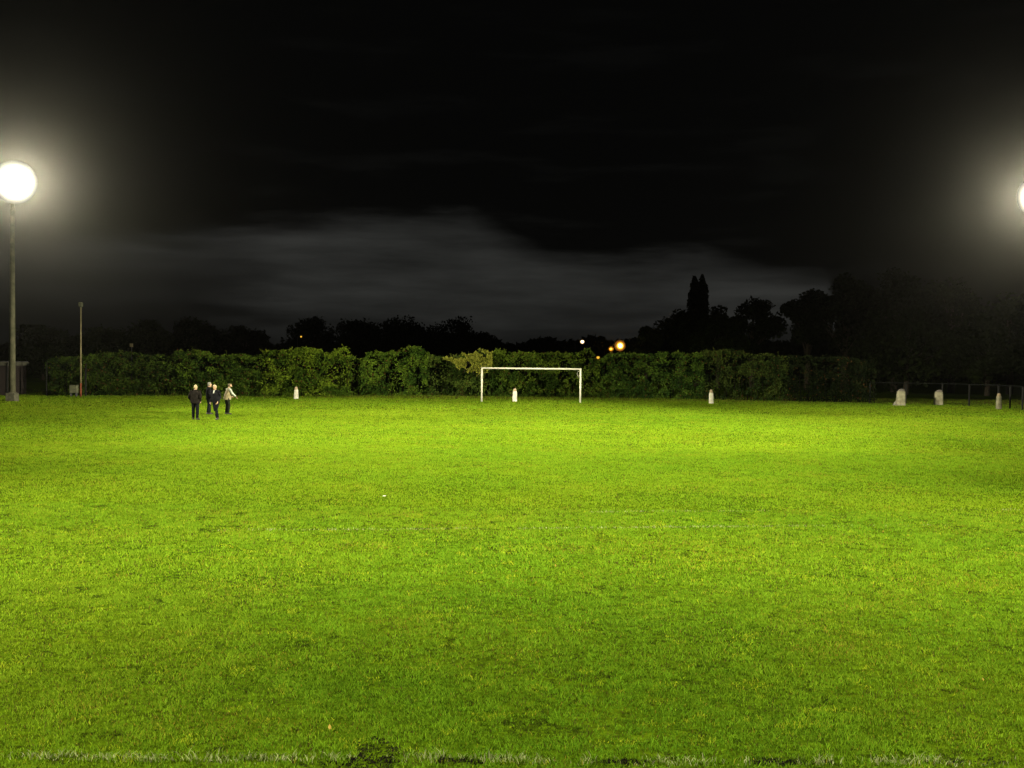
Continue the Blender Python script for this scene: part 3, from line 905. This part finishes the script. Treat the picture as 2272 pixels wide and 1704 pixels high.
def street_lamp(px, py, dist, label, bulb, size, energy, col, arm=1.2):
    p = at(px, py, dist)
    root = thing('street_lamp', label, 'street lamp', (p.x, dist, 0), 0, group='street lamps beyond the hedge')
    h = p.z
    q = MB(); q.tube([(-arm, 0, -.05), (-arm, 0, h * .6), (-arm, 0, h)], [.09, .07, .05], 10); q.build('pole', M['dark_metal'], root, True)
    q = MB(); q.tube([(-arm, 0, h - .05), (-arm + .2, 0, h + .22), (-.2, 0, h + .26)], [.045, .035, .03], 8); q.build('arm', M['dark_metal'], root, True)
    q = MB(); q.stack([(0, 0, h + .16, .30, .16, .8), (0, 0, h + .24, .30, .16, .8), (-.05, 0, h + .32, .18, .09, .8)], 14); q.build('lantern', M['dark_metal'], root, True)
    # the lit bowl: oversized, with the lamp's halo painted into its emission
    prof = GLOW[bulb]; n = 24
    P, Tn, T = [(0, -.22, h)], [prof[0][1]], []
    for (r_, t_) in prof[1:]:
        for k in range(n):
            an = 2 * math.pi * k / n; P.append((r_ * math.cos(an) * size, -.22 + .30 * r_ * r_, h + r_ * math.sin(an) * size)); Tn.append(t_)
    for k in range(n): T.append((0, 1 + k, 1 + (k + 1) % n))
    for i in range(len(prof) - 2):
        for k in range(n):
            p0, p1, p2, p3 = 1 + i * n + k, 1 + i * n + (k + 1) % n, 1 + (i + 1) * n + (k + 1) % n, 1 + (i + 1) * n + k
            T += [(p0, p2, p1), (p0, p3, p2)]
    link('glow_disc', np_mesh('glow_disc', np.array(P), np.array(T), np.array(Tn)), M['lit_glow_disc'], root, True)
    if energy > 0:
        ld = bpy.data.lights.new('street_light', 'POINT'); ld.energy = energy; ld.color = col; ld.shadow_soft_size = size
        lo = bpy.data.objects.new('street_light', ld); COL.objects.link(lo); lo.location = (p.x, dist - size - .35, h - .1)
    return root


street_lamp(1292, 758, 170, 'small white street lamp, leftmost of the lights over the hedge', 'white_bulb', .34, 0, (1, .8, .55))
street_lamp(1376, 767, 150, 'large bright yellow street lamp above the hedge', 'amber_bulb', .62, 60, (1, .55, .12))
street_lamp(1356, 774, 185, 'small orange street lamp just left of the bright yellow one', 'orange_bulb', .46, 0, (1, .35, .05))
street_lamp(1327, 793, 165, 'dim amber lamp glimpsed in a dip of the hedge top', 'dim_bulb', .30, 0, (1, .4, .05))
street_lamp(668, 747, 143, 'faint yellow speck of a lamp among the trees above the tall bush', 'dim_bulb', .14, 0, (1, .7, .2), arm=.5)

sb = at(292, 766, 98)
sg = thing('box_on_post', 'faint tan box on a post above the hedge right of the thin pole', 'box', (sb.x, 98, 0))
q = MB(); q.tube([(0, 0, -.03), (0, 0, sb.z - .16)], .05, 8); q.build('post', M['dark_metal'], sg, True)
q = MB(); q.box((0, -.05, sb.z), (.30, .16, .34), None, .02); q.build('housing', M['slim_pole'], sg)


# ------------------------------------------------------------------ people
def hand(mb, wrist, direction, palm_n, side):
    """palm, four bent fingers and a thumb at the end of a forearm."""
    w = Vector(wrist); d = Vector(direction).normalized(); nrm = Vector(palm_n).normalized()
    s = d.cross(nrm).normalized() * side
    palm_end = w + d * .085
    mb.tube([w - d * .02, w + d * .03, palm_end], [.026, .038, .036], 10, squash=.55)
    for k, (off, ln) in enumerate(((-.026, .068), (-.009, .078), (.009, .072), (.026, .056))):
        a = palm_end + s * off - d * .012
        b = a + d * ln * .45 + nrm * .008; c = b + d * ln * .30 + nrm * .020; e = c + d * ln * .18 + nrm * .022
        mb.tube([a, b, c, e], [.0095, .009, .0085, .007], 7)
    a = w + d * .028 - s * .03
    mb.tube([a, a - s * .028 + d * .025 + nrm * .006, a - s * .036 + d * .055 + nrm * .016], [.012, .011, .009], 7)


def person(px, pyb, height, yaw, label, jacket, trousers, arms, legs, hair='bald', sleeve=None, belly=0.0, lean=(0, 0), head_pitch=0.0, head_yaw=0.0, cap=False, collar=False, wide=1.0):
    b = ground_at(px, pyb)
    root = thing('person', label, 'person', b, yaw)
    k = height / 1.72
    lx, ly = lean

    def up(z):                                        # spine lean grows from the hips up
        t = max(0.0, (z - .92) / .55); return Vector((lx * t, ly * t, 0))

    def V(x, y, z): return (Vector((x, y, z)) + up(z)) * k

    # ---- body: one continuous surface
    B = MB()

    def ring(x, y, z, rx, ry): c = up(z); return ((x + c.x) * k, (y + c.y) * k, z * k, rx * k, ry * k)
    B.stack([ring(0, 0, .80, .13, .10), ring(0, 0, .92, .155, .115), ring(0, .01 + belly * .5, 1.06, .14, .105), ring(0, .01, 1.24, .165, .115), ring(0, 0, 1.38, .15, .09), ring(0, 0, 1.43, .08, .065)], 18)
    hc = Vector((0, .035, 1.585)) + up(1.5)
    B.tube([V(0, -.005, 1.38), (hc + Vector((0, -.03, -.09))) * k], [.062 * k, .055 * k], 12)
    hr = Matrix.Rotation(head_yaw, 3, 'Z') @ Matrix.Rotation(-head_pitch, 3, 'X')

    def H(x, y, z): return (hc + hr @ Vector((x, y, z))) * k
    head = []
    prof = [(-.115, .045, .030, .05), (-.09, .052, .058, .012), (-.04, .066, .082, .004), (.0, .073, .092, .0), (.05, .075, .096, -.004), (.085, .062, .080, -.006), (.108, .036, .048, -.006), (.117, .010, .014, -.006)]
    n = 18; vs, fs = [], []
    for (z, rx, ry, yo) in prof:
        for q_ in range(n):
            a = 2 * math.pi * q_ / n
            vs.append(H(rx * math.cos(a), yo + ry * math.sin(a), z))
    for i in range(len(prof) - 1):
        for q_ in range(n):
            fs.append((i * n + q_, i * n + (q_ + 1) % n, (i + 1) * n + (q_ + 1) % n, (i + 1) * n + q_))
    fs += [tuple(range(n - 1, -1, -1)), tuple(range((len(prof) - 1) * n, len(prof) * n))]
    B.add(vs, fs)
    B.tube([H(0, .088, .03), H(0, .108, -.01), H(0, .112, -.022), H(0, .09, -.032)], [.008 * k, .014 * k, .016 * k, .010 * k], 8)      # nose
    B.tube([H(-.028, .078, -.062), H(0, .090, -.060), H(.028, .078, -.062)], [.007 * k, .010 * k, .007 * k], 8)                       # lips
    B.tube([H(-.05, .074, .030), H(-.02, .090, .034), H(.02, .090, .034), H(.05, .074, .030)], .010 * k, 8)                          # brow
    for s in (-1, 1):
        B.ball(H(s * .076, -.004, -.005), (.012 * k, .022 * k, .034 * k), 10)                                                          # ears
    J, S, T = MB(), MB(), MB()
    for s, key in ((-1, 'L'), (1, 'R')):
        sh = V(s * .185 * wide, 0, 1.375); el = V(*arms[key][0]); wr = V(*arms[key][1])
        B.tube([V(s * .10, 0, 1.37), sh, (sh + el) / 2, el, (el + wr) / 2, wr], [.05 * k, .052 * k, .046 * k, .038 * k, .036 * k, .026 * k], 10)
        fd = (wr - el).normalized(); pn = arms[key][2] if len(arms[key]) > 2 else (-s, 0, 0)
        hb = MB(); hand(B, wr, fd, pn, s)
        S.tube([V(s * .12 * wide, 0, 1.385), sh + Vector((0, 0, .0)), (sh + el) / 2, el, (el + wr) / 2, wr + fd * .0], [.066 * k, .078 * k, .073 * k, .064 * k, .058 * k, .046 * k], 12)
        hip = V(s * .088, 0, .88); kn, an = Vector(legs[key][0]) * k, Vector(legs[key][1]) * k
        B.tube([hip, (hip + kn) / 2, kn, (kn * .6 + an * .4), an], [.082 * k, .072 * k, .052 * k, .050 * k, .036 * k], 10)
        toe = legs[key][2] if len(legs[key]) > 2 else 0.0
        fdv = Matrix.Rotation(toe, 3, 'Z') @ Vector((0, 1, 0))
        B.tube([an + Vector((0, 0, -.01)), an - Vector((0, 0, .045 * k)) + fdv * .05 * k, an - Vector((0, 0, .055 * k)) + fdv * .15 * k], [.034 * k, .034 * k, .022 * k], 8)
        T.tube([V(s * .078, 0, .93), hip, (hip + kn) / 2, kn, kn * .5 + an * .5, an + Vector((0, 0, .01))], [.108 * k, .105 * k, .092 * k, .078 * k, .073 * k, .066 * k], 14)
        sho = MB()
        ab = Vector((an.x, an.y, 0))
        sho.tube([ab - fdv * .075 * k + Vector((0, 0, .05)), ab + Vector((0, 0, .06)), ab + fdv * .09 * k + Vector((0, 0, .046)), ab + fdv * .165 * k + Vector((0, 0, .034)), ab + fdv * .195 * k + Vector((0, 0, .028))],
                 [.036 * k, .048 * k, .046 * k, .042 * k, .022 * k], 12, squash=.85)
        sho.build('shoe', M['shoe'], root, True)
    body = B.remesh('body', M['skin'], root, 0.0075, 2)
    hem = .80
    J.stack([ring(0, .0, hem, .185 * wide, .145 + belly), ring(0, .0, .88, .19 * wide, .150 + belly), ring(0, .01, 1.0, .185 * wide, .150 + belly), ring(0, .01, 1.14, .19 * wide, .145 + belly * .7), ring(0, .0, 1.28, .20 * wide, .135), ring(0, 0, 1.37, .185 * wide, .105), ring(0, -.005, 1.425, .10, .078), ring(0, -.012, 1.47, .066, .064)], 22)
    if sleeve is None:
        J.v, J.f, b0 = J.v + S.v, J.f + [tuple(i + len(J.v) for i in f) for f in S.f], 0
        J.remesh('jacket', M[jacket], root, 0.014, 3)
    else:
        J.remesh('waistcoat', M[jacket], root, 0.014, 3)
        S.remesh('sleeves', M[sleeve], root, 0.013, 2)
    T.stack([ring(0, 0, .80, .165, .125 + belly * .4), ring(0, 0, .90, .165, .125 + belly * .5), ring(0, 0, .98, .15, .11)], 18)
    T.remesh('trousers', M[trousers], root, 0.014, 3)
    # ---- hair
    hm = MB()
    lo_f = {'bald': .055, 'grey_hair': .045, 'dark_hair': .04}[hair]
    vs, fs = [], []
    n = 22; rows = 7
    for i in range(rows + 1):
        t = i / rows
        for q_ in range(n):
            a = 2 * math.pi * q_ / n
            front = max(0.0, math.sin(a))
            z0 = -.055 + (lo_f + .055) * min(1.0, front * 1.7)
            z = z0 + (.122 - z0) * math.sin(t * math.pi / 2)
            sc_ = math.sqrt(max(0.0, 1 - max(0.0, (z - .03) / .0935) ** 2)) if z > .03 else 1.0
            w_ = .080 if z > -.02 else .080 - (-.02 - z) * .25
            vs.append(H(w_ * sc_ * math.cos(a), -.006 + (.101 if z > -.02 else .095) * sc_ * math.sin(a), z))
    for i in range(rows):
        for q_ in range(n):
            fs.append((i * n + q_, i * n + (q_ + 1) % n, (i + 1) * n + (q_ + 1) % n, (i + 1) * n + q_))
    fs.append(tuple(range(rows * n, (rows + 1) * n)))
    hm.add(vs, fs); hm.build('hair', M[hair], root, True)
    if cap:
        c = MB()
        vs, fs = [], []
        for (z, r_) in ((.055, .086), (.09, .088), (.122, .070), (.134, .03)):
            for q_ in range(20):
                a = 2 * math.pi * q_ / 20; vs.append(H(r_ * math.cos(a), -.004 + r_ * 1.22 * math.sin(a), z))
        for i in range(3):
            for q_ in range(20): fs.append((i * 20 + q_, i * 20 + (q_ + 1) % 20, i * 20 + 20 + (q_ + 1) % 20, i * 20 + 20 + q_))
        fs.append(tuple(range(60, 80)))
        c.add(vs, fs); c.tube([H(0, .07, .062), H(0, .12, .056), H(0, .155, .046)], [.07 * k, .06 * k, .03 * k], 10, squash=.12)
        c.build('cap', M['grey_hair'], root, True)
    for s in (-1, 1):
        e = MB(); e.ball(H(s * .032, .082, .012), (.012 * k, .008 * k, .007 * k), 8); e.build('eye', M['eye'], root, True)
    if collar:
        c = MB()
        c.add([V(-.05, .095, 1.44), V(.05, .095, 1.44), V(.018, .150, 1.29), V(-.018, .150, 1.29), V(-.05, .06, 1.44), V(.05, .06, 1.44), V(.018, .1, 1.29), V(-.018, .1, 1.29)],
              [(0, 1, 2, 3), (7, 6, 5, 4), (0, 4, 5, 1), (1, 5, 6, 2), (2, 6, 7, 3), (3, 7, 4, 0)])
        c.build('shirt_front', M['shirt'], root)
    return root


STAND = {'L': ((-.10, .0, .48), (-.115, -.02, .085), .2), 'R': ((.10, .0, .48), (.115, -.02, .085), -.2)}
POCKET = {'L': ((-.285, -.06, 1.09), (-.215, .10, .90), (1, 0, 0)), 'R': ((.285, -.06, 1.09), (.215, .10, .90), (-1, 0, 0))}
HANG = {'L': ((-.245, -.03, 1.10), (-.235, .05, .86), (1, 0, 0)), 'R': ((.245, -.03, 1.10), (.235, .05, .86), (-1, 0, 0))}
person(433, 931.5, 1.69, R(-6), 'bald man in a bulky dark jacket seen from behind, leftmost of the four', 'brown_jacket', 'navy_trousers', POCKET,
       {'L': ((-.105, .02, .48), (-.10, .0, .085), .15), 'R': ((.115, .0, .48), (.115, -.03, .085), -.2)}, hair='bald', belly=.03, wide=1.24)
person(463, 919.5, 1.70, R(-58), 'man in a grey flat cap and dark coat standing behind the bald pair', 'dark_jacket', 'navy_trousers', HANG,
       {'L': ((-.09, .06, .48), (-.09, .08, .085), .1), 'R': ((.09, -.02, .48), (.09, -.08, .085), -.1)}, hair='grey_hair', cap=True, head_pitch=-.15)
person(479, 931.5, 1.70, R(158), 'pale haired man in a dark open jacket and light shirt turned to the camera', 'dark_jacket', 'navy_trousers',
       {'L': ((-.25, -.05, 1.10), (-.20, .12, .88), (1, 0, 0)), 'R': ((.25, -.02, 1.10), (.22, .12, .86), (-1, 0, 0))},
       {'L': ((-.055, .06, .47), (-.13, .02, .085), .1), 'R': ((.03, .02, .47), (-.02, -.10, .085), .2)}, hair='bald', collar=True, lean=(.05, 0), wide=1.05)
person(504, 919.5, 1.66, R(-52), 'man in a cream waistcoat with pale sleeves pointing to the right', 'cream_jacket', 'olive_trousers',
       {'L': ((-.25, .06, 1.10), (-.16, .26, 1.00), (1, 0, 0)), 'R': ((.24, .15, 1.15), (.25, .36, .985), (0, 0, -1))},
       {'L': ((-.09, .03, .48), (-.09, -.02, .085), .15), 'R': ((.09, .05, .48), (.09, .02, .085), -.15)}, hair='dark_hair', sleeve='pale_sleeve', belly=.06, lean=(0, .10), head_pitch=-.7)

# ------------------------------------------------------------------ small litter on the grass
p = ground_at(852, 1102)
q = MB()
q.add([(-.07, -.05, .030), (.06, -.06, .034), (.08, .05, .045), (-.06, .06, .036), (0, 0, .055),
       (-.07, -.05, .026), (.06, -.06, .030), (.08, .05, .041), (-.06, .06, .032), (0, 0, .050)],
      [(0, 1, 4), (1, 2, 4), (2, 3, 4), (3, 0, 4), (6, 5, 9), (7, 6, 9), (8, 7, 9), (5, 8, 9), (0, 5, 6, 1), (1, 6, 7, 2), (2, 7, 8, 3), (3, 8, 5, 0)])
o = q.build('paper_scrap', M['paper']); o.location = p; o.scale = (.5, .5, .5)
tag(o, 'scrap of white paper lying on the grass in mid field', 'litter')
for (px, py, lab, rz, s) in ((733, 1622, 'yellow fallen leaf standing in the turf near the left front', .4, 0.6), (2185, 1512, 'pale fallen leaf in the turf at the right front', 1.9, .5), (1235, 1258, 'small pale fallen leaf on the turf near mid picture', 2.4, .6)):
    p = ground_at(px, py)
    q = MB()
    pts = [(0, 0), (.014, .012), (.020, .030), (.012, .052), (0, .068), (-.012, .052), (-.020, .030), (-.014, .012)]
    top_ = [(x * s, .012 - abs(x) * .3, .012 + y * s) for x, y in pts]; bot = [(x * s, .015 - abs(x) * .3, .012 + y * s) for x, y in pts]
    n = len(pts)
    q.add(top_ + bot, [tuple(range(n)), tuple(range(2 * n - 1, n - 1, -1))] + [(i, n + i, n + (i + 1) % n, (i + 1) % n) for i in range(n)])
    q.tube([(0, .013, -.005), (0, .013, .014)], .0012, 5)
    o = q.build('fallen_leaf', M['dry_leaf']); o.location = p; o.rotation_euler = (R(-24), 0, rz)
    tag(o, lab, 'leaf')

# ------------------------------------------------------------------ thin mist added to give the lamps their bloom
hz_ = MB(); hz_.box((0, 250, 29.5), (900, 640, 61))
hm_, nt, N, L, b = newmat('glow_mist')
N.remove(b)
pv = N.new('ShaderNodeVolumePrincipled')
pv.inputs['Color'].default_value = (1.0, 0.985, 0.88, 1); pv.inputs['Density'].default_value = 0.000058
pv.inputs['Anisotropy'].default_value = 0.955
L.new(pv.outputs[0], N['Material Output'].inputs['Volume'])
tag(hz_.build('haze', hm_), kind='stuff')


# ------------------------------------------------------------------ night sky
def world():
    w = bpy.data.worlds.new('World'); scene.world = w; w.use_nodes = True
    nt = w.node_tree; N, L = nt.nodes, nt.links
    bg = N['Background']
    sky = N.new('ShaderNodeTexSky'); sky.sky_type = 'NISHITA'; sky.sun_disc = False
    sky.sun_elevation = R(-6); sky.sun_rotation = R(200); sky.air_density = 1.0
    tc = N.new('ShaderNodeTexCoord'); sx = N.new('ShaderNodeSeparateXYZ'); L.new(tc.outputs['Generated'], sx.inputs[0])

    def mth(op, a, b=None, c=None, clamp=False):
        n = N.new('ShaderNodeMath'); n.operation = op; n.use_clamp = clamp
        for i, v in enumerate((a, b, c)):
            if v is None: continue
            if isinstance(v, (int, float)): n.inputs[i].default_value = v
            else: L.new(v, n.inputs[i])
        return n.outputs[0]

    az = mth('ARCTAN2', sx.outputs[0], sx.outputs[1]); el = mth('ARCSINE', sx.outputs[2])
    cmb = N.new('ShaderNodeCombineXYZ'); L.new(az, cmb.inputs[0]); L.new(mth('MULTIPLY', el, 6.5), cmb.inputs[1])

    def noise(scale, det, off, rough=.55):
        mp = N.new('ShaderNodeMapping'); mp.inputs['Location'].default_value = off; L.new(cmb.outputs[0], mp.inputs['Vector'])
        n = N.new('ShaderNodeTexNoise'); n.inputs['Scale'].default_value = scale; n.inputs['Detail'].default_value = det; n.inputs['Roughness'].default_value = rough
        L.new(mp.outputs[0], n.inputs['Vector']); return n.outputs['Fac']

    n_edge = mth('SUBTRACT', noise(9.0, 7, (3, 1, 0)), .5)
    n_soft = noise(3.2, 6, (7, 2, 0)); n_str = noise(6.0, 6, (1, 9, 0))
    # top of the moonlit gap in the clouds, as elevation against azimuth
    fc = N.new('ShaderNodeFloatCurve')
    azn = mth('MULTIPLY_ADD', mth('ADD', az, mth('MULTIPLY', n_edge, .03)), 1.0, .5, True)
    L.new(azn, fc.inputs['Value'])
    cu = fc.mapping.curves[0]
    pts = [(0.0, .38), (.03, .42), (.17, .46), (.25, .52), (.335, .575), (.42, .585), (.455, .585), (.505, .49), (.534, .445), (.60, .425), (.685, .44), (.745, .365), (.76, .36), (.80, .335), (.815, .12), (1.0, .05)]
    cu.points[0].location = pts[0]; cu.points[1].location = pts[-1]
    for p in pts[1:-1]: cu.points.new(*p)
    for p in cu.points: p.handle_type = 'VECTOR'
    fc.mapping.update()
    top = mth('MULTIPLY', fc.outputs[0], .25)
    dlt = mth('SUBTRACT', mth('ADD', top, mth('MULTIPLY', n_edge, .040)), el)
    mr = N.new('ShaderNodeMapRange'); mr.interpolation_type = 'SMOOTHSTEP'; mr.inputs['From Min'].default_value = -.010; mr.inputs['From Max'].default_value = .026
    L.new(dlt, mr.inputs['Value'])
    lo = N.new('ShaderNodeMapRange'); lo.interpolation_type = 'SMOOTHSTEP'; lo.inputs['From Min'].default_value = .012; lo.inputs['From Max'].default_value = .075
    lo.inputs['To Min'].default_value = .35
    L.new(mth('ADD', el, mth('MULTIPLY', n_edge, .05)), lo.inputs['Value'])
    gap = mth('MULTIPLY', mr.outputs[0], mth('MULTIPLY', lo.outputs[0], mth('MULTIPLY_ADD', n_str, 2.2, -.12)))
    fwd = N.new('ShaderNodeMapRange'); fwd.inputs['From Min'].default_value = 1.2; fwd.inputs['From Max'].default_value = .6
    L.new(mth('ABSOLUTE', az), fwd.inputs['Value']); gap = mth('MULTIPLY', gap, fwd.outputs[0])
    lw = N.new('ShaderNodeMapRange'); lw.interpolation_type = 'SMOOTHSTEP'; lw.inputs['From Min'].default_value = .05; lw.inputs['From Max'].default_value = .115
    L.new(el, lw.inputs['Value'])
    la = N.new('ShaderNodeMapRange'); la.interpolation_type = 'SMOOTHSTEP'; la.inputs['From Min'].default_value = -.32; la.inputs['From Max'].default_value = -.20
    la.inputs['To Min'].default_value = .22
    L.new(mth('ADD', az, mth('MULTIPLY', n_edge, .15)), la.inputs['Value'])
    gap = mth('MULTIPLY', gap, mth('MAXIMUM', lw.outputs[0], la.outputs[0]))
    # thin veils elsewhere
    veil = N.new('ShaderNodeMapRange'); veil.interpolation_type = 'SMOOTHSTEP'; veil.inputs['From Min'].default_value = .50; veil.inputs['From Max'].default_value = .72
    L.new(n_str, veil.inputs['Value'])
    vf = N.new('ShaderNodeMapRange'); vf.inputs['From Min'].default_value = .45; vf.inputs['From Max'].default_value = .12; L.new(el, vf.inputs['Value'])
    vl = mth('MULTIPLY', veil.outputs[0], mth('MULTIPLY', vf.outputs[0], .10))
    amt = mth('ADD', mth('ADD', gap, vl), .075)
    mulc = N.new('ShaderNodeMix'); mulc.data_type = 'RGBA'; mulc.blend_type = 'MIX'
    sk = N.new('ShaderNodeVectorMath'); sk.operation = 'SCALE'; L.new(sky.outputs[0], sk.inputs[0]); sk.inputs['Scale'].default_value = 0.02
    cl = N.new('ShaderNodeVectorMath'); cl.operation = 'SCALE'; cl.inputs[0].default_value = (0.0204, 0.0208, 0.0194); L.new(amt, cl.inputs['Scale'])
    ad = N.new('ShaderNodeVectorMath'); ad.operation = 'ADD'; L.new(cl.outputs[0], ad.inputs[0]); L.new(sk.outputs[0], ad.inputs[1])
    L.new(ad.outputs[0], bg.inputs['Color']); bg.inputs['Strength'].default_value = SKY


SKY = 0.30
world()

# ------------------------------------------------------------------ camera and render
cd = bpy.data.cameras.new('camera'); cd.sensor_width = 36.0; cd.lens = 36.0 * F / 2272.0; cd.clip_end = 3000; cd.clip_start = 0.1
co = bpy.data.objects.new('camera', cd); COL.objects.link(co)
co.matrix_world = Matrix.Translation((0, 0, CAMH)) @ cam_rot.to_4x4()
scene.camera = co
vs_ = scene.view_settings
vs_.view_transform = 'Standard'; vs_.look = 'None'; vs_.gamma = 1.0; vs_.exposure = 1.62
scene.render.engine = 'CYCLES'
cy = scene.cycles
cy.max_bounces = 5; cy.diffuse_bounces = 2; cy.glossy_bounces = 2; cy.transmission_bounces = 2; cy.volume_bounces = 0; cy.transparent_max_bounces = 8
cy.sample_clamp_indirect = 3.0
cy.use_denoising = True
